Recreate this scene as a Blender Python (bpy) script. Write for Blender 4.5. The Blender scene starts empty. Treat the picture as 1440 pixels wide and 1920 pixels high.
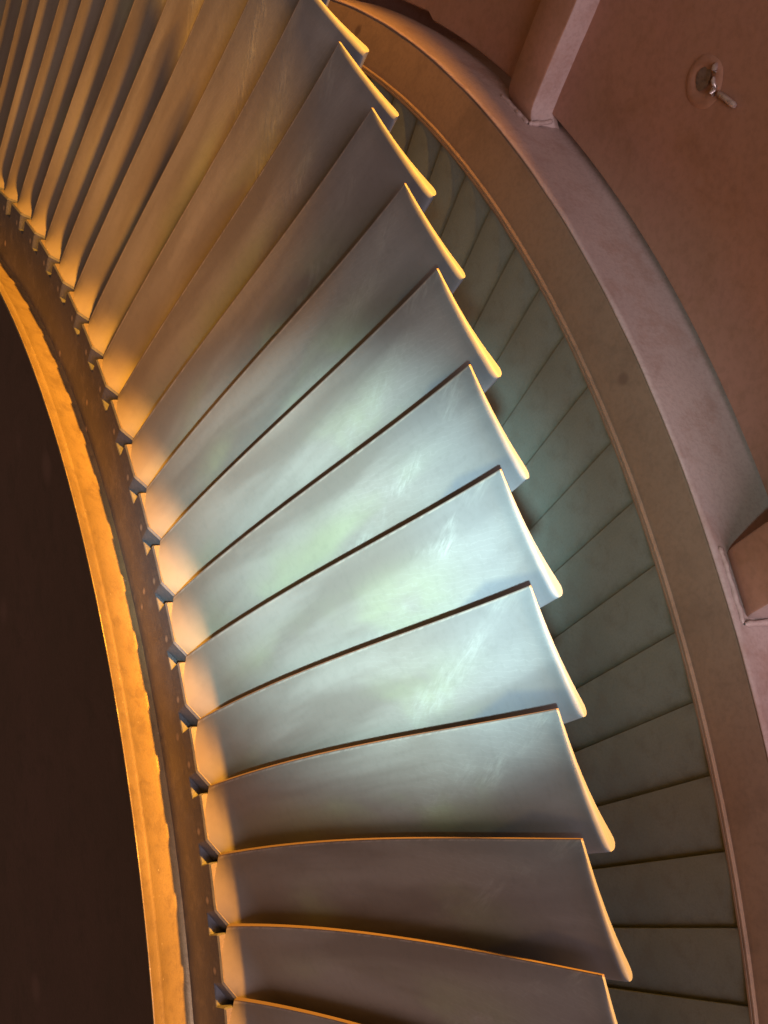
import bpy, math, random
from mathutils import Matrix, Vector, noise

sc = bpy.context.scene
COL = sc.collection
PI = math.pi

# ------------------------------------------------------------------ frame of the place
# Rotor axis = world Y (exhaust side is +Y).  r = radius, th = angle about the axis, z = axial position.
def W(r, th, z):
    return Vector((-r * math.sin(th), z, r * math.cos(th)))

# ------------------------------------------------------------------ camera
cam_d = bpy.data.cameras.new('camera')
cam = bpy.data.objects.new('camera', cam_d)
COL.objects.link(cam)
sc.camera = cam
cam_d.sensor_fit = 'HORIZONTAL'
cam_d.sensor_width = 36.0
cam_d.lens = 36.0 * 2907.1 / 1440.0
cam_d.clip_start = 0.02
cam_d.clip_end = 100
def perm(v): return Vector((v[1], v[2], v[0]))
cx = perm((0.477754, -0.133362, -0.868312))
cyv = perm((-0.252791, -0.967474, 0.009503))
cz = perm((-0.841337, 0.214962, -0.495927))
cpos = perm((1.523563, 0.025999, 0.379408))
M = Matrix((cx, -cyv, -cz)).transposed().to_4x4()
M.translation = cpos
cam.matrix_world = M

# ------------------------------------------------------------------ world: unlit hall, faint warm bounce
w = bpy.data.worlds.new('World'); sc.world = w; w.use_nodes = True
bg = w.node_tree.nodes['Background']
bg.inputs[0].default_value = (0.78, 0.46, 0.25, 1); bg.inputs[1].default_value = 0.21
sc.view_settings.view_transform = 'Standard'
sc.view_settings.look = 'None'
sc.view_settings.exposure = 0.0
sc.view_settings.gamma = 1.0

# ------------------------------------------------------------------ lamps
def aim(o, pos, target):
    o.location = pos
    o.rotation_euler = (Vector(target) - Vector(pos)).to_track_quat('-Z', 'Y').to_euler()
def lamp(name, kind, pos, target, energy, color, **kw):
    d = bpy.data.lights.new(name, kind); o = bpy.data.objects.new(name, d); COL.objects.link(o)
    aim(o, pos, target); d.energy = energy; d.color = color
    for k, v in kw.items(): setattr(d, k, v)
    return o
# sodium lamp of the hall, out beyond the casing, just behind the plane of the blade row
LAMP_P = W(2.35, -0.38, -0.092)
lamp('sodium_lamp', 'SPOT', LAMP_P, W(0.8, -0.45, 0.0), 640, (1.0, 0.41, 0.03),
     shadow_soft_size=0.028, spot_size=math.radians(85), spot_blend=0.3)
# hand torch held beside the phone
torch_p = cpos + cyv * 0.085 + cx * 0.03
hit = cpos + (cz + cx * ((635 - 720) / 2907.1) + cyv * ((965 - 960) / 2907.1)) * 1.18
lamp('torch', 'SPOT', torch_p, hit, 116, (0.66, 0.985, 1.0),
     shadow_soft_size=0.012, spot_size=math.radians(19), spot_blend=1.0)
spill = cpos + (cz + cx * ((930 - 720) / 2907.1) + cyv * ((830 - 960) / 2907.1)) * 1.3
lamp('torch_spill', 'SPOT', torch_p, spill, 10.5, (0.60, 1.0, 0.97),
     shadow_soft_size=0.012, spot_size=math.radians(27), spot_blend=1.0)
# dim overhead strip lights of the hall
lamp('hall_light', 'AREA', W(3.3, 0.35, 0.45), W(0.9, -0.3, -0.1), 42, (1.0, 0.83, 0.90),
     shape='RECTANGLE', size=1.6, size_y=0.6)

# ------------------------------------------------------------------ node helpers
def mat(name):
    m = bpy.data.materials.new(name); m.use_nodes = True
    nt = m.node_tree; b = nt.nodes['Principled BSDF']
    return m, nt, b
class N:
    def __init__(s, nt): s.nt = nt
    def n(s, t, **kw):
        x = s.nt.nodes.new(t)
        for k, v in kw.items(): setattr(x, k, v)
        return x
    def link(s, a, b): s.nt.links.new(a, b)
    def put(s, sock, v):
        if hasattr(v, 'is_output') or isinstance(v, bpy.types.NodeSocket): s.link(v, sock)
        else: sock.default_value = v
    def math(s, op, a, b=0.0, c=None, clamp=False):
        x = s.n('ShaderNodeMath', operation=op, use_clamp=clamp)
        s.put(x.inputs[0], a); s.put(x.inputs[1], b)
        if c is not None: s.put(x.inputs[2], c)
        return x.outputs[0]
    def noise(s, vec, scale, detail=4, rough=0.55, dist=0.0):
        x = s.n('ShaderNodeTexNoise'); s.put(x.inputs['Vector'], vec)
        x.inputs['Scale'].default_value = scale; x.inputs['Detail'].default_value = detail
        x.inputs['Roughness'].default_value = rough; x.inputs['Distortion'].default_value = dist
        return x.outputs['Fac']
    def mapping(s, vec, scale=(1, 1, 1), loc=(0, 0, 0), rot=(0, 0, 0)):
        x = s.n('ShaderNodeMapping'); s.put(x.inputs['Vector'], vec)
        s.put(x.inputs['Scale'], scale); s.put(x.inputs['Location'], loc); s.put(x.inputs['Rotation'], rot)
        return x.outputs[0]
    def ramp(s, fac, lo, hi):      # smooth 0..1
        x = s.n('ShaderNodeMapRange', interpolation_type='SMOOTHSTEP'); s.put(x.inputs[0], fac)
        x.inputs[1].default_value = lo; x.inputs[2].default_value = hi
        return x.outputs[0]
    def mix(s, fac, a, b, blend='MIX'):
        x = s.n('ShaderNodeMix', data_type='RGBA', blend_type=blend)
        s.put(x.inputs[0], fac); s.put(x.inputs[6], a if not isinstance(a, tuple) else (*a, 1)[:4])
        s.put(x.inputs[7], b if not isinstance(b, tuple) else (*b, 1)[:4])
        return x.outputs[2]
    def bump(s, h, strength=0.2, dist=0.001, normal=None):
        x = s.n('ShaderNodeBump'); x.inputs['Strength'].default_value = strength
        x.inputs['Distance'].default_value = dist; s.put(x.inputs['Height'], h)
        if normal is not None: s.link(normal, x.inputs['Normal'])
        return x.outputs[0]

# ------------------------------------------------------------------ materials
def blade_material():
    m, nt, b = mat('blade_steel'); g = N(nt)
    uv = g.n('ShaderNodeUVMap', uv_map='uv').outputs[0]
    info = g.n('ShaderNodeObjectInfo').outputs['Random']
    sep = g.n('ShaderNodeSeparateXYZ'); g.link(uv, sep.inputs[0])
    u, v = sep.outputs[0], sep.outputs[1]      # u: 0 trailing edge .. 1 leading edge; v: 0 root .. 1 tip
    off = g.n('ShaderNodeCombineXYZ'); g.put(off.inputs[0], g.math('MULTIPLY', info, 37.0)); g.put(off.inputs[2], g.math('MULTIPLY', info, 11.0))
    va = g.n('ShaderNodeVectorMath', operation='ADD'); g.link(uv, va.inputs[0]); g.link(off.outputs[0], va.inputs[1])
    P = va.outputs[0]
    half = g.n('ShaderNodeVectorMath', operation='MULTIPLY_ADD'); g.link(off.outputs[0], half.inputs[0]); half.inputs[1].default_value = (0.07, 0.05, 0.05); g.link(uv, half.inputs[2])
    Ps = half.outputs[0]                        # nearly the same pattern on each blade
    clouds = g.noise(g.mapping(P, (1.5, 1.0, 1)), 1.7, 4, 0.5, 0.3)
    fine = g.noise(g.mapping(P, (5, 22, 1)), 3.0, 6, 0.65)
    col = g.mix(g.ramp(clouds, 0.36, 0.66), (0.205, 0.174, 0.155), (0.295, 0.264, 0.24))
    # greenish oxide film at mid chord, bluish towards the tip
    gsh = g.math('MULTIPLY', g.ramp(g.noise(g.mapping(Ps, (1, 2, 1)), 1.6, 3, 0.5, 0.3), 0.42, 0.64), g.math('MULTIPLY', g.ramp(u, 0.1, 0.5), g.ramp(v, 0.92, 0.6)))
    col = g.mix(g.math('MULTIPLY', gsh, 0.55), col, (0.33, 0.36, 0.22))
    col = g.mix(g.math('MULTIPLY', g.ramp(v, 0.62, 0.95), 0.35), col, (0.25, 0.28, 0.33))
    # painted darker brown near the root to hold down the light there
    col = g.mix(g.math('MULTIPLY', g.ramp(v, 0.28, 0.0), 0.7), col, (0.19, 0.155, 0.13))
    # washed streak running from the trailing edge near the tip down to mid chord
    met = g.mapping(Ps, (0.21, 1, 1))
    wob = g.noise(met, 7, 4, 0.6, 0.3)
    t = g.math('SUBTRACT', 0.97, v)
    uc = g.math('POWER', g.math('MULTIPLY', g.math('MAXIMUM', t, 0.0), 2.6), 0.8)
    uc = g.math('MULTIPLY', uc, 0.62)
    du = g.math('ABSOLUTE', g.math('ADD', g.math('SUBTRACT', u, uc), g.math('MULTIPLY', g.math('SUBTRACT', wob, 0.5), 0.5)))
    al = g.mapping(met, (1, 1, 1), rot=(0, 0, -0.45))
    fs = g.noise(g.mapping(al, (42, 7, 1)), 3.0, 6, 0.68, 0.25)
    patchy = g.math('MULTIPLY', g.ramp(g.noise(g.mapping(P, (2, 5, 1)), 1.3, 3), 0.38, 0.66), g.math('ADD', 0.3, g.math('FRACT', g.math('MULTIPLY', info, 7.3))))
    streak = g.math('MULTIPLY', g.math('MULTIPLY', g.ramp(du, 0.15, 0.0), patchy), g.math('MULTIPLY', g.ramp(v, 0.40, 0.58), g.ramp(fs, 0.30, 0.75)))
    col = g.mix(g.math('MULTIPLY', streak, 0.45), col, (0.58, 0.59, 0.55))
    # faint contour lines left by droplets alongside the streak
    wv = g.n('ShaderNodeTexWave', wave_type='BANDS', bands_direction='X')
    g.link(g.mapping(Ps, (1.0, 1.6, 1), rot=(0, 0, 0.55)), wv.inputs['Vector'])
    wv.inputs['Scale'].default_value = 9; wv.inputs['Distortion'].default_value = 9; wv.inputs['Detail'].default_value = 4; wv.inputs['Detail Scale'].default_value = 1.4
    wl = g.math('MULTIPLY', g.ramp(wv.outputs['Fac'], 0.90, 1.0), g.math('MULTIPLY', g.ramp(v, 0.45, 0.65), g.ramp(clouds, 0.42, 0.6)))
    col = g.mix(g.math('MULTIPLY', wl, 0.07), col, (0.55, 0.56, 0.53))
    # darker bluish lens-shaped patch along the outer leading edge
    le_patch_u = g.math('ADD', u, g.math('MULTIPLY', g.math('SUBTRACT', v, 0.70), 0.55))
    le_patch = g.math('MULTIPLY', g.ramp(g.math('ADD', u, g.math('MULTIPLY', g.math('ABSOLUTE', g.math('SUBTRACT', v, 0.86)), -0.9)), 0.62, 0.69), g.ramp(v, 0.62, 0.70))
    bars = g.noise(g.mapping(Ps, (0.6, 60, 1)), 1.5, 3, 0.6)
    col = g.mix(g.math('MULTIPLY', le_patch, g.math('ADD', 0.42, g.math('MULTIPLY', bars, 0.3))), col, (0.13, 0.145, 0.19))
    # narrow darker blue-grey band beside the tip
    col = g.mix(g.math('MULTIPLY', g.ramp(v, 0.955, 0.985), 0.30), col, (0.16, 0.19, 0.22))
    # dark deposit lumps near the leading edge at mid span
    lump = g.math('MULTIPLY', g.ramp(g.noise(g.mapping(P, (4, 9, 1)), 3.0, 7, 0.7), 0.56, 0.70), g.math('MULTIPLY', g.ramp(u, 0.62, 0.85), g.math('MULTIPLY', g.ramp(v, 0.35, 0.5), g.ramp(v, 0.8, 0.65))))
    col = g.mix(g.math('MULTIPLY', lump, 0.6), col, (0.08, 0.075, 0.06))
    col = g.mix(g.math('MULTIPLY', g.ramp(fine, 0.45, 0.7), 0.10), col, (0.10, 0.09, 0.08))
    # highlight painted along the trailing edge rim
    rim = g.math('MULTIPLY', g.ramp(u, 0.024, 0.012), g.math('ADD', 0.12, g.math('MULTIPLY', g.ramp(fs, 0.4, 0.6), 0.6)))
    col = g.mix(rim, col, (0.40, 0.34, 0.30))
    # blunt trailing face painted darker brown to dim the lamp light on it
    col = g.mix(g.ramp(u, 0.010, 0.003), col, (0.17, 0.12, 0.10))
    # each blade slightly lighter or darker
    hsv = g.n('ShaderNodeHueSaturation'); g.link(col, hsv.inputs['Color']); g.put(hsv.inputs['Value'], g.math('ADD', 0.92, g.math('MULTIPLY', info, 0.16)))
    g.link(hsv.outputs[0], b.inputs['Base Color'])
    b.inputs['Metallic'].default_value = 0.2
    g.put(b.inputs['Roughness'], g.math('ADD', 0.50, g.math('MULTIPLY', clouds, 0.24)))
    h = g.math('ADD', g.math('MULTIPLY', fs, 0.35), g.math('ADD', g.math('MULTIPLY', g.math('MULTIPLY', fs, streak), 1.2), g.math('MULTIPLY', fine, 0.3)))
    g.link(g.bump(h, 0.22, 0.0006), b.inputs['Normal'])
    return m

def metal_material(name, c0, c1, c2, scale=6.0, rough=(0.45, 0.7), metallic=0.25, speck=None, streak=(1, 1, 1), bump=0.25, pits=0.0):
    m, nt, b = mat(name); g = N(nt)
    tc = g.n('ShaderNodeTexCoord').outputs['Object']
    P = g.mapping(tc, streak)
    a = g.noise(P, scale, 5, 0.6, 0.4)
    c = g.noise(tc, scale * 5, 6, 0.7, 0.2)
    d = g.noise(tc, scale * 60, 3, 0.6)
    col = g.mix(g.ramp(a, 0.34, 0.68), c0, c1)
    col = g.mix(g.math('MULTIPLY', g.ramp(c, 0.46, 0.68), 0.75), col, c2)
    col = g.mix(g.math('MULTIPLY', g.ramp(d, 0.40, 0.70), 0.22), col, (c2[0] * .6, c2[1] * .6, c2[2] * .6))
    if speck:
        vz = g.n('ShaderNodeTexVoronoi'); g.link(tc, vz.inputs['Vector']); vz.inputs['Scale'].default_value = speck[1]
        pick = g.n('ShaderNodeSeparateColor'); g.link(vz.outputs['Color'], pick.inputs[0])
        sp = g.math('MULTIPLY', g.ramp(vz.outputs['Distance'], speck[3], speck[3] * 0.4), g.ramp(pick.outputs[0], speck[2], speck[2] + 0.04))
        col = g.mix(sp, col, speck[0])
    g.link(col, b.inputs['Base Color'])
    b.inputs['Metallic'].default_value = metallic
    g.put(b.inputs['Roughness'], g.math('ADD', rough[0], g.math('MULTIPLY', a, rough[1] - rough[0])))
    h = g.math('ADD', g.math('MULTIPLY', c, 1.0), g.math('MULTIPLY', d, 0.35))
    g.link(g.bump(h, bump, 0.0012), b.inputs['Normal'])
    return m

MB = blade_material()
M_ROOT = metal_material('root_block_steel', (0.15, 0.115, 0.10), (0.20, 0.16, 0.14), (0.10, 0.08, 0.075), 14, (0.45, 0.6), 0.3)
M_HUB = metal_material('hub_steel', (0.078, 0.082, 0.105), (0.115, 0.115, 0.135), (0.16, 0.155, 0.165), 16, (0.5, 0.7), 0.3,
                       speck=((0.4, 0.33, 0.28), 120, 0.955, 0.35), bump=0.5)
M_LIP = metal_material('turned_steel_lip', (0.26, 0.19, 0.10), (0.32, 0.235, 0.125), (0.20, 0.145, 0.085), 18, (0.34, 0.48), 0.4,
                       speck=((0.5, 0.42, 0.3), 420, 0.96, 0.3), bump=0.35)
M_DISC = metal_material('disc_face', (0.075, 0.036, 0.036), (0.095, 0.048, 0.047), (0.06, 0.03, 0.03), 9, (0.55, 0.7), 0.1,
                        speck=((0.13, 0.07, 0.07), 26, 0.93, 0.5), bump=0.4)
M_VANE = metal_material('vane_steel', (0.20, 0.24, 0.22), (0.23, 0.27, 0.25), (0.185, 0.205, 0.185), 13, (0.45, 0.6), 0.3, bump=0.2)
M_BAND = metal_material('painted_band', (0.245, 0.165, 0.115), (0.275, 0.185, 0.13), (0.20, 0.135, 0.095), 5, (0.5, 0.65), 0.05,
                        speck=((0.13, 0.08, 0.06), 60, 0.93, 0.35), bump=0.22)
M_OUT = metal_material('primer_red_ring', (0.48, 0.345, 0.325), (0.52, 0.38, 0.355), (0.41, 0.26, 0.225), 7, (0.5, 0.65), 0.05,
                       speck=((0.5, 0.38, 0.34), 70, 0.95, 0.25), bump=0.35)
M_PLATE = metal_material('primer_brown_plate', (0.42, 0.235, 0.16), (0.46, 0.235, 0.18), (0.35, 0.185, 0.115), 4, (0.45, 0.6), 0.05,
                         speck=((0.42, 0.24, 0.17), 38, 0.955, 0.25), bump=0.18)
M_WIRE = metal_material('bright_wire', (0.6, 0.5, 0.48), (0.75, 0.66, 0.64), (0.4, 0.3, 0.28), 60, (0.2, 0.35), 0.6)
M_HOLE = metal_material('socket_metal', (0.26, 0.20, 0.17), (0.34, 0.27, 0.23), (0.14, 0.11, 0.10), 60, (0.4, 0.5), 0.6)

# ------------------------------------------------------------------ mesh helpers
def make(name, verts, faces, m, parent=None, smooth=True, uvs=None, sharp=None, kind=None):
    me = bpy.data.meshes.new(name); me.from_pydata([tuple(x) for x in verts], [], faces)
    me.materials.append(m)
    if uvs:
        l = me.uv_layers.new(name='uv')
        for lp in me.loops: l.data[lp.index].uv = uvs[lp.vertex_index]
    me.update()
    if smooth:
        me.polygons.foreach_set('use_smooth', [True] * len(me.polygons))
        if sharp is not None: me.set_sharp_from_angle(angle=math.radians(sharp))
    o = bpy.data.objects.new(name, me); COL.objects.link(o)
    if parent: o.parent = parent
    if kind: o['kind'] = kind
    return o
def thing(name, label, cat, loc=(0, 0, 0)):
    o = bpy.data.objects.new(name, None); COL.objects.link(o); o.location = loc
    o.empty_display_size = 0.05
    o['label'] = label; o['category'] = cat
    return o
def lathe(prof, t0, t1, n, wob=None):
    """profile [(r, z)...] swept about the axis; returns verts, faces"""
    vs, fs = [], []
    k = len(prof)
    for i in range(n + 1):
        t = t0 + (t1 - t0) * i / n
        for j, (r, z) in enumerate(prof):
            d = wob(t, j) if wob else 0.0
            vs.append(W(r + d, t, z))
    for i in range(n):
        for j in range(k - 1):
            a = i * k + j
            fs.append((a, a + k, a + k + 1, a + 1))
    return vs, fs
def prism(poly_rt, z0, z1, sub=0.0):
    """closed polygon of (r, th) given from z0 up to z1, with a small chamfer on the top edge"""
    n = len(poly_rt)
    cr = sum(p[0] for p in poly_rt) / n; ct = sum(p[1] for p in poly_rt) / n
    vs = []
    for (r, t) in poly_rt: vs.append(W(r, t, z0))
    for (r, t) in poly_rt: vs.append(W(r, t, z1 - sub))
    if sub:
        for (r, t) in poly_rt:
            dr, dt = cr - r, (ct - t) * cr
            L = math.hypot(dr, dt)
            vs.append(W(r + dr / L * sub, t + dt / L * sub / cr, z1))
    fs = []
    rings = 3 if sub else 2
    for q in range(rings - 1):
        for i in range(n):
            j = (i + 1) % n
            fs.append((q * n + i, q * n + j, (q + 1) * n + j, (q + 1) * n + i))
    fs.append(tuple(range((rings - 1) * n, rings * n)))
    fs.append(tuple(reversed(range(n))))
    return vs, fs

# ------------------------------------------------------------------ ROTOR
D = 2 * PI / 117            # blade pitch
TH0 = -0.45188
ZF = 0.0424                 # front plane of the root blocks
R_ROOT, R_TIP = 0.71395, 1.0
rotor = thing('turbine_rotor', 'steel turbine rotor with long twisted overlapping blades round an orange lit hub lip', 'turbine rotor')

def te(v):                  # trailing edge: v 0 root .. 1 tip -> (r, dtheta, z)
    r = R_ROOT + (R_TIP - R_ROOT) * v
    u = 1 - v
    return r, -0.0320 * u - 0.00765 * u * v + 0.01041 * u * v * (v - u), 0.03652 * u - 0.01547 * u * v - 0.00747 * u * v * (v - u)

def blade_mesh(name, dth_tip, thick):
    NV, NU = 34, 18
    vs, uvs, fs = [], [], []
    us = [0, 0.018, 0.05] + [0.05 + 0.95 * (1 - math.cos(PI * i / (2 * (NU - 3)))) ** 0.9 for i in range(1, NU - 2)]
    us = [0, 0.02, 0.05, 0.12, 0.2, 0.29, 0.38, 0.48, 0.58, 0.67, 0.75, 0.82, 0.88, 0.925, 0.96, 0.985, 0.997, 1.0]
    NU = len(us)
    vlist = [0, .012, .024, .036, .048, .062, .08, .1] + [.1 + .82 * (i / 22) for i in range(1, 23)] + [.935, .95, .965, .975]
    vlist = [x for x in vlist if x < .98] + [.983, .99, .9925, .995, .997, .9985, .9995, 1.0]
    NV = len(vlist)
    secs = []
    for v in vlist:
        r, th, z = te(v)
        a = math.radians(17 * (1 - v) ** 1.2 + 12.7)
        if v > 0.6: a = a
        chord = 0.074 * (1 - v) + (dth_tip / math.cos(math.radians(12.7))) * v
        camber = 0.10 * (1 - v) + 0.022 * v          # fraction of chord
        tmax = (0.0150 * (1 - v) ** 1.3 + thick)
        tte = 0.0024 - 0.0013 * v
        h = (r - R_ROOT)
        rf = 0.020
        fil = rf - math.sqrt(max(rf * rf - (rf - min(h, rf)) ** 2, 0)) if h < rf else 0.0
        top, bot = [], []
        for u in us:
            c = 4 * camber * u * (1 - u) * chord * 0.9
            # thickness grows from the blunt trailing edge to the rounded leading edge
            bt = tte + (tmax - tte) * max(min((u - 0.25) / 0.66, 1), 0) ** 2.2
            br = tte + (tmax - tte) * math.sin(min(u / 0.82, 1) * PI / 2) ** 1.3
            body = bt * v + br * (1 - v)
            ns = 0.93 * v + 0.86 * (1 - v)
            nose = math.sqrt(max(1 - ((u - ns) / (1 - ns)) ** 2, 0)) if u > ns else 1.0
            tk = body * nose
            x = u * chord
            # upper (visible) surface holds the camber line; nose drops to mid thickness
            up = c - body * (0.42 - 0.17 * v) * (1 - nose)
            lo = up - tk
            # the tip rim flares a little and its outer edge is rounded off
            tf = max((v - 0.925) / 0.066, 0.0)
            uw = min(u / 0.2, 1) * (0.3 + 0.7 * min(u / 0.8, 1))
            up += 0.0011 * min(tf, 1.0) ** 2.2 * uw
            if v > 0.99:
                q = (v - 0.99) / 0.01
                up -= min((up - lo) * 0.5, 0.0020) * (1 - math.sqrt(max(1 - q * q, 0))) * min(u / 0.25, 1)
            for lst, off in ((top, up + fil * min(u / 0.35, 1)), (bot, lo - fil * 0.5 * min(u / 0.2, 1))):
                s = x * math.cos(a) + off * math.sin(a)       # tangential
                zz = -x * math.sin(a) + off * math.cos(a)     # axial
                lst.append((r, th + s / r, z + zz))
        secs.append((v, top, bot))
    # the root fillet stays behind the front face of the block
    def zlim(p):
        x = p[1] / D
        q = ZF - 0.0010 if x < 0.15 else max(ZF - 0.0010 - (x - 0.15) / 0.297 * 0.0085, 0.0325)
        h = min((p[0] - R_ROOT) / 0.02, 1.0)
        return q - 0.0002 + 0.02 * h ** 2.5 + (1.0 if p[0] - R_ROOT > 0.0215 else 0)
    secs = [(v, [(p[0], p[1], min(p[2], zlim(p))) for p in top], [(p[0], p[1], min(p[2], zlim(p) - 0.0002)) for p in bot]) for v, top, bot in secs]
    for v, top, bot in secs:
        for u, p in zip(us, top): vs.append(W(*p)); uvs.append((u, v))
        for u, p in zip(reversed(us), reversed(bot)): vs.append(W(*p)); uvs.append((max(u, 0.0) + 2.0 if u > .02 else 0.0, v))
    L = 2 * NU
    for i in range(NV - 1):
        for j in range(L):
            k = (j + 1) % L
            fs.append((i * L + j, i * L + k, (i + 1) * L + k, (i + 1) * L + j))
    # tip cap as strips
    b = (NV - 1) * L
    base = len(vs)
    for j in range(L): vs.append(vs[b + j].copy()); uvs.append((uvs[b + j][0], 1.2))
    for j in range(NU - 1):
        fs.append((base + j, base + j + 1, base + L - 2 - j, base + L - 1 - j))
    me = bpy.data.meshes.new(name); me.from_pydata([tuple(x) for x in vs], [], fs)
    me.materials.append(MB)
    l = me.uv_layers.new(name='uv')
    for lp in me.loops: l.data[lp.index].uv = uvs[lp.vertex_index]
    me.update(); me.polygons.foreach_set('use_smooth', [True] * len(me.polygons))
    me.set_sharp_from_angle(angle=math.radians(38))
    return me

def block_mesh():
    # outline in (pitch fraction, z), blade at 0: flat front, chamfered corner at the far end
    x0, x1, xc = -0.515, 0.175, 0.447
    zc, zb = 0.0350, -0.075
    out = [(x0, zb), (x0, ZF - 0.001), (x0 + 0.02, ZF), (-0.17, ZF), (x1 - 0.01, ZF), (x1 + 0.01, ZF - 0.0004), (xc - 0.01, zc), (xc, zc - 0.001), (xc, zb)]
    vs, fs = [], []
    n = len(out)
    rr = [(0.7010, 0.0), (0.7128, 0.0), (R_ROOT, -0.0008)]
    for r, ins in rr:
        for x, z in out:
            cxm = -0.03
            xx = x + (ins / 0.038 if x < cxm else -ins / 0.038) * -1
            vs.append(W(r, xx * D, z + (ins if z > 0 else 0)))
    for q in range(2):
        for i in range(n - 1):
            fs.append((q * n + i, q * n + i + 1, (q + 1) * n + i + 1, (q + 1) * n + i))
    # outer surface: strip across in x so it follows the circle
    tb = 2 * n
    fs.append(tuple(tb + i for i in range(n)))
    me = bpy.data.meshes.new('root_block'); me.from_pydata([tuple(v) for v in vs], [], fs); me.materials.append(M_ROOT); me.materials.append(M_HUB)
    for p in me.polygons[:-1]: p.material_index = 1
    me.update(); return me
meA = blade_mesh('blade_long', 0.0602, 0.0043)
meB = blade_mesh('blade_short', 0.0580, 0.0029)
meBlk = block_mesh()
random.seed(4)
for k in range(-26, 15):
    long_one = (k % 2) == 1        # thick and thin tips alternate round the row
    o = bpy.data.objects.new('blade', meA if long_one else meB); COL.objects.link(o); o.parent = rotor
    ang = TH0 + k * D + random.uniform(-0.0004, 0.0004)
    o.rotation_euler = (0, -ang, 0)
    q = bpy.data.objects.new('root_block', meBlk); COL.objects.link(q); q.parent = o

# hub: rim under the blocks, front annulus, flared lip, recessed disc
def wobble(amp, f):
    return lambda t, j: amp * noise.noise(Vector((t * f, j * 0.37, 0)))
vs, fs = lathe([(0.7022, -0.08), (0.7022, 0.0345), (0.7022, 0.0418), (0.7017, 0.0423), (0.6860, 0.0421), (0.6700, 0.0420), (0.664, 0.0420)], -PI, PI, 468, wobble(0.0003, 40))
make('hub_rim', vs, fs, M_HUB, rotor, sharp=30)
vs, fs = lathe([(0.6680, 0.0400), (0.6660, 0.0425), (0.6664, 0.0470), (0.6685, 0.0530), (0.6725, 0.0602), (0.6741, 0.0612), (0.6750, 0.0622), (0.6753, 0.0632), (0.6756, 0.0642), (0.6800, 0.0688), (0.6817, 0.0705), (0.6815, 0.0710), (0.6807, 0.0711), (0.6795, 0.0708), (0.6730, 0.0660), (0.6550, 0.0450), (0.6480, 0.0300)], -PI, PI, 468, wobble(0.0003, 60))
make('hub_lip', vs, fs, M_LIP, rotor, sharp=50)
vs, fs = lathe([(0.6482, 0.031), (0.640, 0.026), (0.60, 0.022), (0.40, 0.010), (0.30, 0.012), (0.05, 0.012)], -PI, PI, 240)
make('disc', vs, fs, M_DISC, rotor, sharp=40)

# ------------------------------------------------------------------ STATOR ROW (behind the rotor)
diaphragm = thing('guide_vane_diaphragm', 'ring of dark greenish fixed guide vanes behind the turbine rotor blades', 'guide vane ring')
SD, ST0, SR, SZ = 0.04796, -0.43619, 0.85648, -0.19771
def vane_mesh():
    NV = 10
    us = [0, 0.03, 0.1, 0.2, 0.35, 0.5, 0.65, 0.8, 0.92, 1.0]
    vs, fs = [], []
    for i in range(NV + 1):
        v = i / NV
        r = 0.56 + (SR + 0.0025 - 0.56) * v
        dr = SR - r
        a = math.radians(7.5 + 5 * (1 - v)); ch = 0.054
        th0 = 0.02113 * dr; z0 = SZ + 0.0065 * dr
        top, bot = [], []
        for u in us:
            c = 4 * 0.05 * u * (1 - u) * ch
            tk = 0.0012 + 0.006 * math.sin(u * PI * 0.9) 
            for l, off in ((top, c), (bot, c - tk)):
                x = u * ch
                l.append(W(r, th0 + (x * math.cos(a) + off * math.sin(a)) / r, z0 - x * math.sin(a) + off * math.cos(a)))
        vs += top + bot[::-1]
    L = 2 * len(us)
    for i in range(NV):
        for j in range(L):
            k = (j + 1) % L
            fs.append((i * L + j, i * L + k, (i + 1) * L + k, (i + 1) * L + j))
    me = bpy.data.meshes.new('guide_vane'); me.from_pydata([tuple(x) for x in vs], [], fs); me.materials.append(M_VANE)
    me.update(); me.polygons.foreach_set('use_smooth', [True] * len(me.polygons)); me.set_sharp_from_angle(angle=math.radians(40))
    return me
meV = vane_mesh()
for k in range(-14, 16):
    o = bpy.data.objects.new('guide_vane', meV); COL.objects.link(o); o.parent = diaphragm
    o.rotation_euler = (0, -(ST0 + k * SD + random.uniform(-0.0005, 0.0005)), 0)
# outer wall of the vane passage with its fine double step, and the inner ring
vs, fs = lathe([(0.8562, -0.32), (0.8562, -0.1995), (0.8568, -0.1975), (0.8573, -0.1972), (0.8588, -0.1973), (0.8590, -0.1980), (0.8593, -0.1980), (0.8595, -0.1974), (0.8606, -0.1976), (0.8609, -0.1984), (0.8610, -0.2010)], -2.0, 1.2, 300, wobble(0.0002, 50))
make('seal_band', vs, fs, M_BAND, diaphragm, sharp=30)
vs, fs = lathe([(0.57, -0.195), (0.56, -0.192), (0.30, -0.19)], -PI, PI, 200)
make('inner_ring', vs, fs, M_DISC, diaphragm, sharp=40)
vs, fs = lathe([(0.86, -0.315), (0.3, -0.315)], -PI, PI, 120)
make('back_wall', vs, fs, M_DISC, diaphragm)

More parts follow.
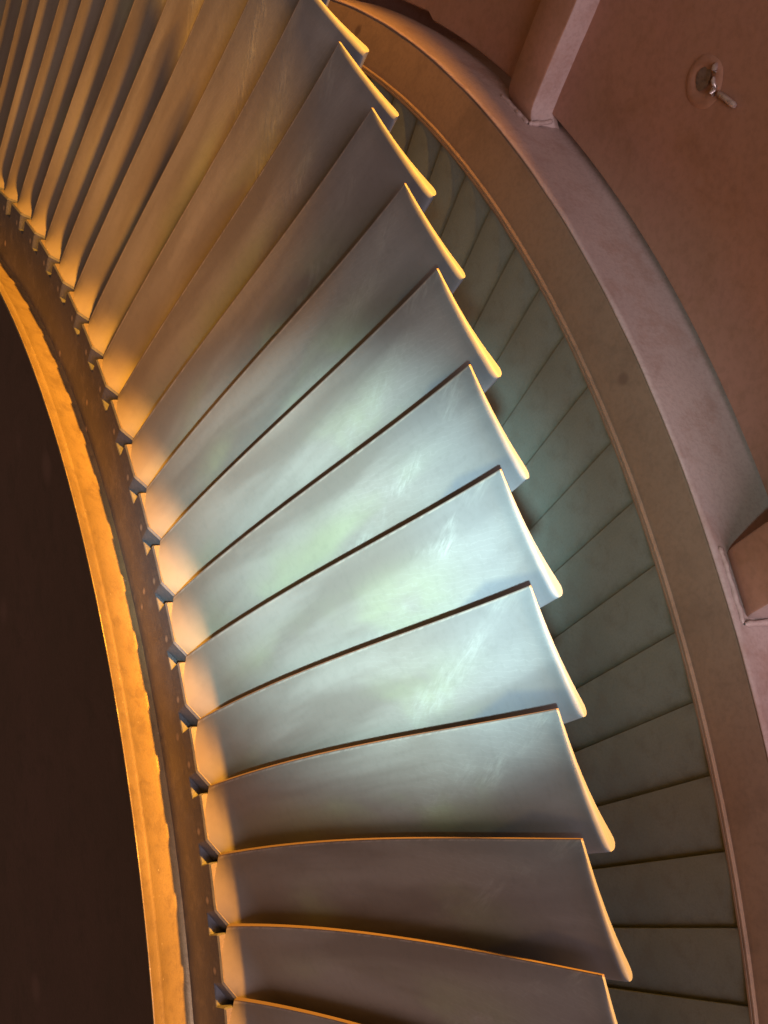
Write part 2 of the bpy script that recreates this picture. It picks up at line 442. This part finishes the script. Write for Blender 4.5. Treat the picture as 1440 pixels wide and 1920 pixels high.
# ------------------------------------------------------------------ CASING
casing = thing('turbine_casing', 'brownish red primed steel casing with curved ring, radial ribs and flat wall plates', 'casing')
vs, fs = lathe([(0.8608, -0.2010), (0.8609, -0.1998), (0.8650, -0.1999), (0.8800, -0.2035), (0.8925, -0.2062), (0.8940, -0.2068), (0.8944, -0.2085)], -2.0, 1.2, 300, wobble(0.0004, 30))
make('carrier_ring', vs, fs, M_BAND, casing, sharp=70)
front = [(0.8940, -0.2069), (0.8945, -0.2062), (0.8953, -0.2063), (0.8960, -0.2075), (0.8959, -0.2100), (0.8953, -0.2115), (0.8953, -0.2350), (0.8953, -0.2480)]
vs, fs = lathe(front + [(0.8962, -0.2545), (0.8990, -0.2610), (0.9040, -0.2650), (0.9400, -0.2660)], -0.605, 1.2, 180, wobble(0.0006, 25))
make('ring_outer_face', vs, fs, M_OUT, casing, sharp=85)
vs, fs = lathe(front + [(0.8953, -0.2535), (0.8946, -0.2548), (0.880, -0.2560), (0.880, -0.33), (0.96, -0.335)], -2.0, -0.605, 140, wobble(0.0006, 25))
make('ring_outer_face', vs, fs, M_OUT, casing, sharp=85)

def arc_plate(name, r_in, t0, t1, r_out, z0, z1, steps=None, sub=0.0012, m=M_PLATE, n=24):
    poly = [(r_in if not steps else steps(t0 + (t1 - t0) * i / n), t0 + (t1 - t0) * i / n) for i in range(n + 1)]
    poly += [(r_out, t1 - (t1 - t0) * i / n) for i in range(n + 1)]
    # build top as strips so it stays planar and simple
    vs, fs = [], []
    k = n + 1
    inner = poly[:k]; outer = list(reversed(poly[k:]))
    for (r, t) in inner: vs.append(W(r, t, z0))
    for (r, t) in inner: vs.append(W(r, t, z1 - sub))
    for (r, t) in inner: vs.append(W(r + sub, t, z1))
    mid = [0.02, 0.08, 0.3, 1.0]
    for f in mid:
        for (a, b) in zip(inner, outer): vs.append(W(a[0] + (b[0] - a[0]) * f, a[1], z1))
    rows = 3 + len(mid)
    for q in range(rows - 1):
        for i in range(n): fs.append((q * k + i, q * k + i + 1, (q + 1) * k + i + 1, (q + 1) * k + i))
    return make(name, vs, fs, m, casing, sharp=40)
# main wall plate between the two ribs; a lapped plate beyond the upper rib with a stepped edge
arc_plate('wall_plate', 0.9042, -0.600, -0.160, 1.9, -0.2645, -0.2520)
arc_plate('wall_plate', 0.9045, -0.16, 0.9, 1.9, -0.2645, -0.2520)
def step(t):
    return 0.9045 if t < -0.8 else 0.8985
arc_plate('wall_plate', 0.9, -1.9, -0.606, 1.9, -0.2640, -0.2520, steps=lambda t: 0.9012 if t > -0.801 else 0.9056, n=120)

def rib(t0, t1, r0, r1, z0, z1, m, weld=True):
    """radial stiffener, spreading into a fillet where it lands on the ring"""
    vs, fs = [], []
    rows = 40
    prof_n = 12
    for i in range(rows + 1):
        f = i / rows
        r = r0 + (r1 - r0) * (f ** 2.2)
        h = r - r0
        fl = 0.012 * max(0, 1 - h / 0.016) ** 2
        tc_, hw = (t0 + t1) / 2, (t1 - t0) / 2 * 0.95
        hw_r = hw * 0.93 / max(r, .93) if False else hw
        wob = 0.0006 * noise.noise(Vector((r * 60, t0 * 9, 0)))
        e = 0.0018
        R0 = r
        pts = [(-hw_r * R0 - fl, z0), (-hw_r * R0 - fl * .4, z0 + (z1 - z0) * .4), (-hw_r * R0, z1 - e), (-hw_r * R0 + e * .4, z1 - e * .35), (-hw_r * R0 + e, z1),
               (0, z1 + 0.0002), (hw_r * R0 - e, z1), (hw_r * R0 - e * .4, z1 - e * .35), (hw_r * R0, z1 - e), (hw_r * R0 + fl * .3 + .0004, z0 + (z1 - z0) * .35), (hw_r * R0 + fl * .6 + .0012, z0 + .0012), (hw_r * R0 + fl * .8 + .003, z0 - .0005)]
        for s, z in pts: vs.append(W(r, tc_ + (s + wob) / R0, z - fl * 0.5))
    k = prof_n
    for i in range(rows):
        for j in range(k - 1):
            a = i * k + j
            fs.append((a, a + 1, a + k + 1, a + k))
    o = make('stiffening_rib', vs, fs, m, casing, sharp=35)
    o.data.materials.append(M_PLATE)
    for p in o.data.polygons:
        if p.index % (k - 1) in (3, 4, 5, 6): p.material_index = 1  # front faces take a browner colour in place of orange lamp light
    return o
rib(-0.634, -0.592, 0.8935, 1.9, -0.254, -0.2350, M_OUT)
rib(-0.187, -0.140, 0.8935, 1.9, -0.254, -0.2120, M_OUT)
rib(-1.07, -1.03, 0.8935, 1.9, -0.254, -0.2350, M_OUT)
rib(0.26, 0.30, 0.8935, 1.9, -0.254, -0.2350, M_OUT)

def bead(pts, rad, seed):
    vs, fs = [], []
    n = 8
    for i, p in enumerate(pts):
        d = (pts[min(i + 1, len(pts) - 1)] - pts[max(i - 1, 0)]).normalized()
        x = d.orthogonal().normalized(); y = d.cross(x)
        rr = rad * (0.95 + 0.35 * noise.noise(Vector((i * 0.55, seed, 0)))) * (0.4 if i in (0, len(pts) - 1) else 1)
        for j in range(n):
            a = 2 * PI * j / n; vs.append(p + (x * math.cos(a) + y * math.sin(a)) * rr)
    for i in range(len(pts) - 1):
        for j in range(n): fs.append((i * n + j, i * n + (j + 1) % n, (i + 1) * n + (j + 1) % n, (i + 1) * n + j))
    make('weld_bead', vs, fs, M_OUT, casing, sharp=180)
for (ta, tb, zf) in ((-0.636, -0.590, -0.2355), (-0.189, -0.138, -0.2125)):
    bead([W(0.8958, ta + (tb - ta) * i / 26, zf + 0.0003 * math.sin(i * 0.8)) for i in range(27)], 0.0017, ta)
    bead([W(0.8966 + 0.004 * (i / 16) ** 2, tb + 0.0006, zf + (-0.2535 - zf) * i / 16) for i in range(17)], 0.0019, tb)

# drilled boss with a bright pin and a stub of wire on the main plate
def boss():
    r0, t0, zz = 1.0040, -0.4655, -0.2520
    def L(a, b, z): return W(r0 + b, t0 + a / r0, z)
    prof = [(0.0165, 0.0001), (0.0150, 0.0009), (0.0125, 0.0013), (0.0100, 0.0012), (0.0085, 0.0006), (0.0070, 0.0003)]
    vs, fs = [], []
    n = 28
    for i in range(n):
        a = 2 * PI * i / n
        wv = 1 + 0.07 * noise.noise(Vector((math.cos(a) * 1.3, math.sin(a) * 1.3, 4)))
        for (q, z) in prof: vs.append(L(math.cos(a) * q * wv, math.sin(a) * q * wv, zz + z))
    k = len(prof)
    for i in range(n):
        j = (i + 1) % n
        for c in range(k - 1): fs.append((i * k + c, j * k + c, j * k + c + 1, i * k + c + 1))
    b = make('weld_boss', vs, fs, M_PLATE, casing, sharp=50)
    vs = [L(math.cos(2 * PI * i / 16) * .0062 - .0012, math.sin(2 * PI * i / 16) * .0078 + .0012, zz + .0009 + 0.0004 * math.sin(i)) for i in range(16)]
    vs += [L(-.0012, .0012, zz + .0002)]
    make('socket', vs, [(i, (i + 1) % 16, 16) for i in range(16)], M_HOLE, b, smooth=False)
    def tube(pts, rad, name, m):
        vs, fs = [], []
        n = 10
        for i, p in enumerate(pts):
            d = (pts[min(i + 1, len(pts) - 1)] - pts[max(i - 1, 0)]).normalized()
            x = d.orthogonal().normalized(); y = d.cross(x)
            rr = rad * (0.7 if i in (0, len(pts) - 1) else 1)
            for j in range(n):
                a = 2 * PI * j / n; vs.append(p + (x * math.cos(a) + y * math.sin(a)) * rr)
        for i in range(len(pts) - 1):
            for j in range(n): fs.append((i * n + j, i * n + (j + 1) % n, (i + 1) * n + (j + 1) % n, (i + 1) * n + j))
        fs.append(tuple(range(n))); fs.append(tuple(reversed(range((len(pts) - 1) * n, len(pts) * n))))
        return make(name, vs, fs, m, b, sharp=60)
    tube([L(.0022, .0138, zz + .0008), L(.0040, .0130, zz + .0026), L(.0052, .0118, zz + .0030), L(.0056, .0104, zz + .0018)], .0018, 'wire', M_WIRE)
    tube([L(.0066, .0075, zz + .0012), L(.0088, .0062, zz + .0024), L(.0108, .0052, zz + .0022), L(.0120, .0046, zz + .0012)], .0014, 'wire', M_WIRE)
    tube([L(.0118, .0050, zz + .0012), L(.0130, .0036, zz + .0030), L(.0138, .0016, zz + .0030), L(.0140, .0004, zz + .0014)], .0018, 'wire', M_WIRE)
    tube([L(.0186, .0048, zz + .0024), L(.0192, .0050, zz + .0026), L(.0340, .0080, zz + .0022), L(.0348, .0082, zz + .0020)], .0020, 'pin', M_WIRE)
boss()

# added out of frame: lamp bowl and a plate blocking its light from the casing
wl = thing('added_lamp_rig', 'added lamp bowl with a light-blocking plate, out of view beyond the casing', 'added light blocker')
ax = (W(0.8, -0.45, 0.0) - LAMP_P).normalized(); sx = ax.orthogonal().normalized(); sy = ax.cross(sx)
vs, fs = [], []
for i in range(24):
    a = 2 * PI * i / 24
    for (q, h) in ((0.02, -0.09), (0.06, -0.07), (0.10, -0.03), (0.13, 0.03)):
        vs.append(LAMP_P + ax * h + (sx * math.cos(a) + sy * math.sin(a)) * q)
for i in range(24):
    for c in range(3): fs.append((i * 4 + c, (i + 1) % 24 * 4 + c, (i + 1) % 24 * 4 + c + 1, i * 4 + c + 1))
make('reflector', vs, fs, M_HOLE, wl)
DZ = -0.069

tdir = W(1, -0.38 + PI / 2, 0)
edge = [(-0.6, -0.132), (-0.12, -0.119), (0.0, -0.107), (0.6, -0.098)]      # free edge of the blocking plate, bent to shape the shade on the casing
vs, fs = [], []
for (y, z) in edge:
    for (r, zz) in ((1.90, z), (1.90, z - 0.3), (1.91, z - 0.3), (1.91, z)): vs.append(W(r, -0.38, zz) + tdir * y)
for i in range(3):
    for j in range(4): fs.append((i * 4 + j, i * 4 + (j + 1) % 4, i * 4 + 4 + (j + 1) % 4, i * 4 + 4 + j))
fs += [(0, 1, 2, 3), (15, 14, 13, 12)]
make('light_blocker', vs, fs, M_HOLE, wl, smooth=False)
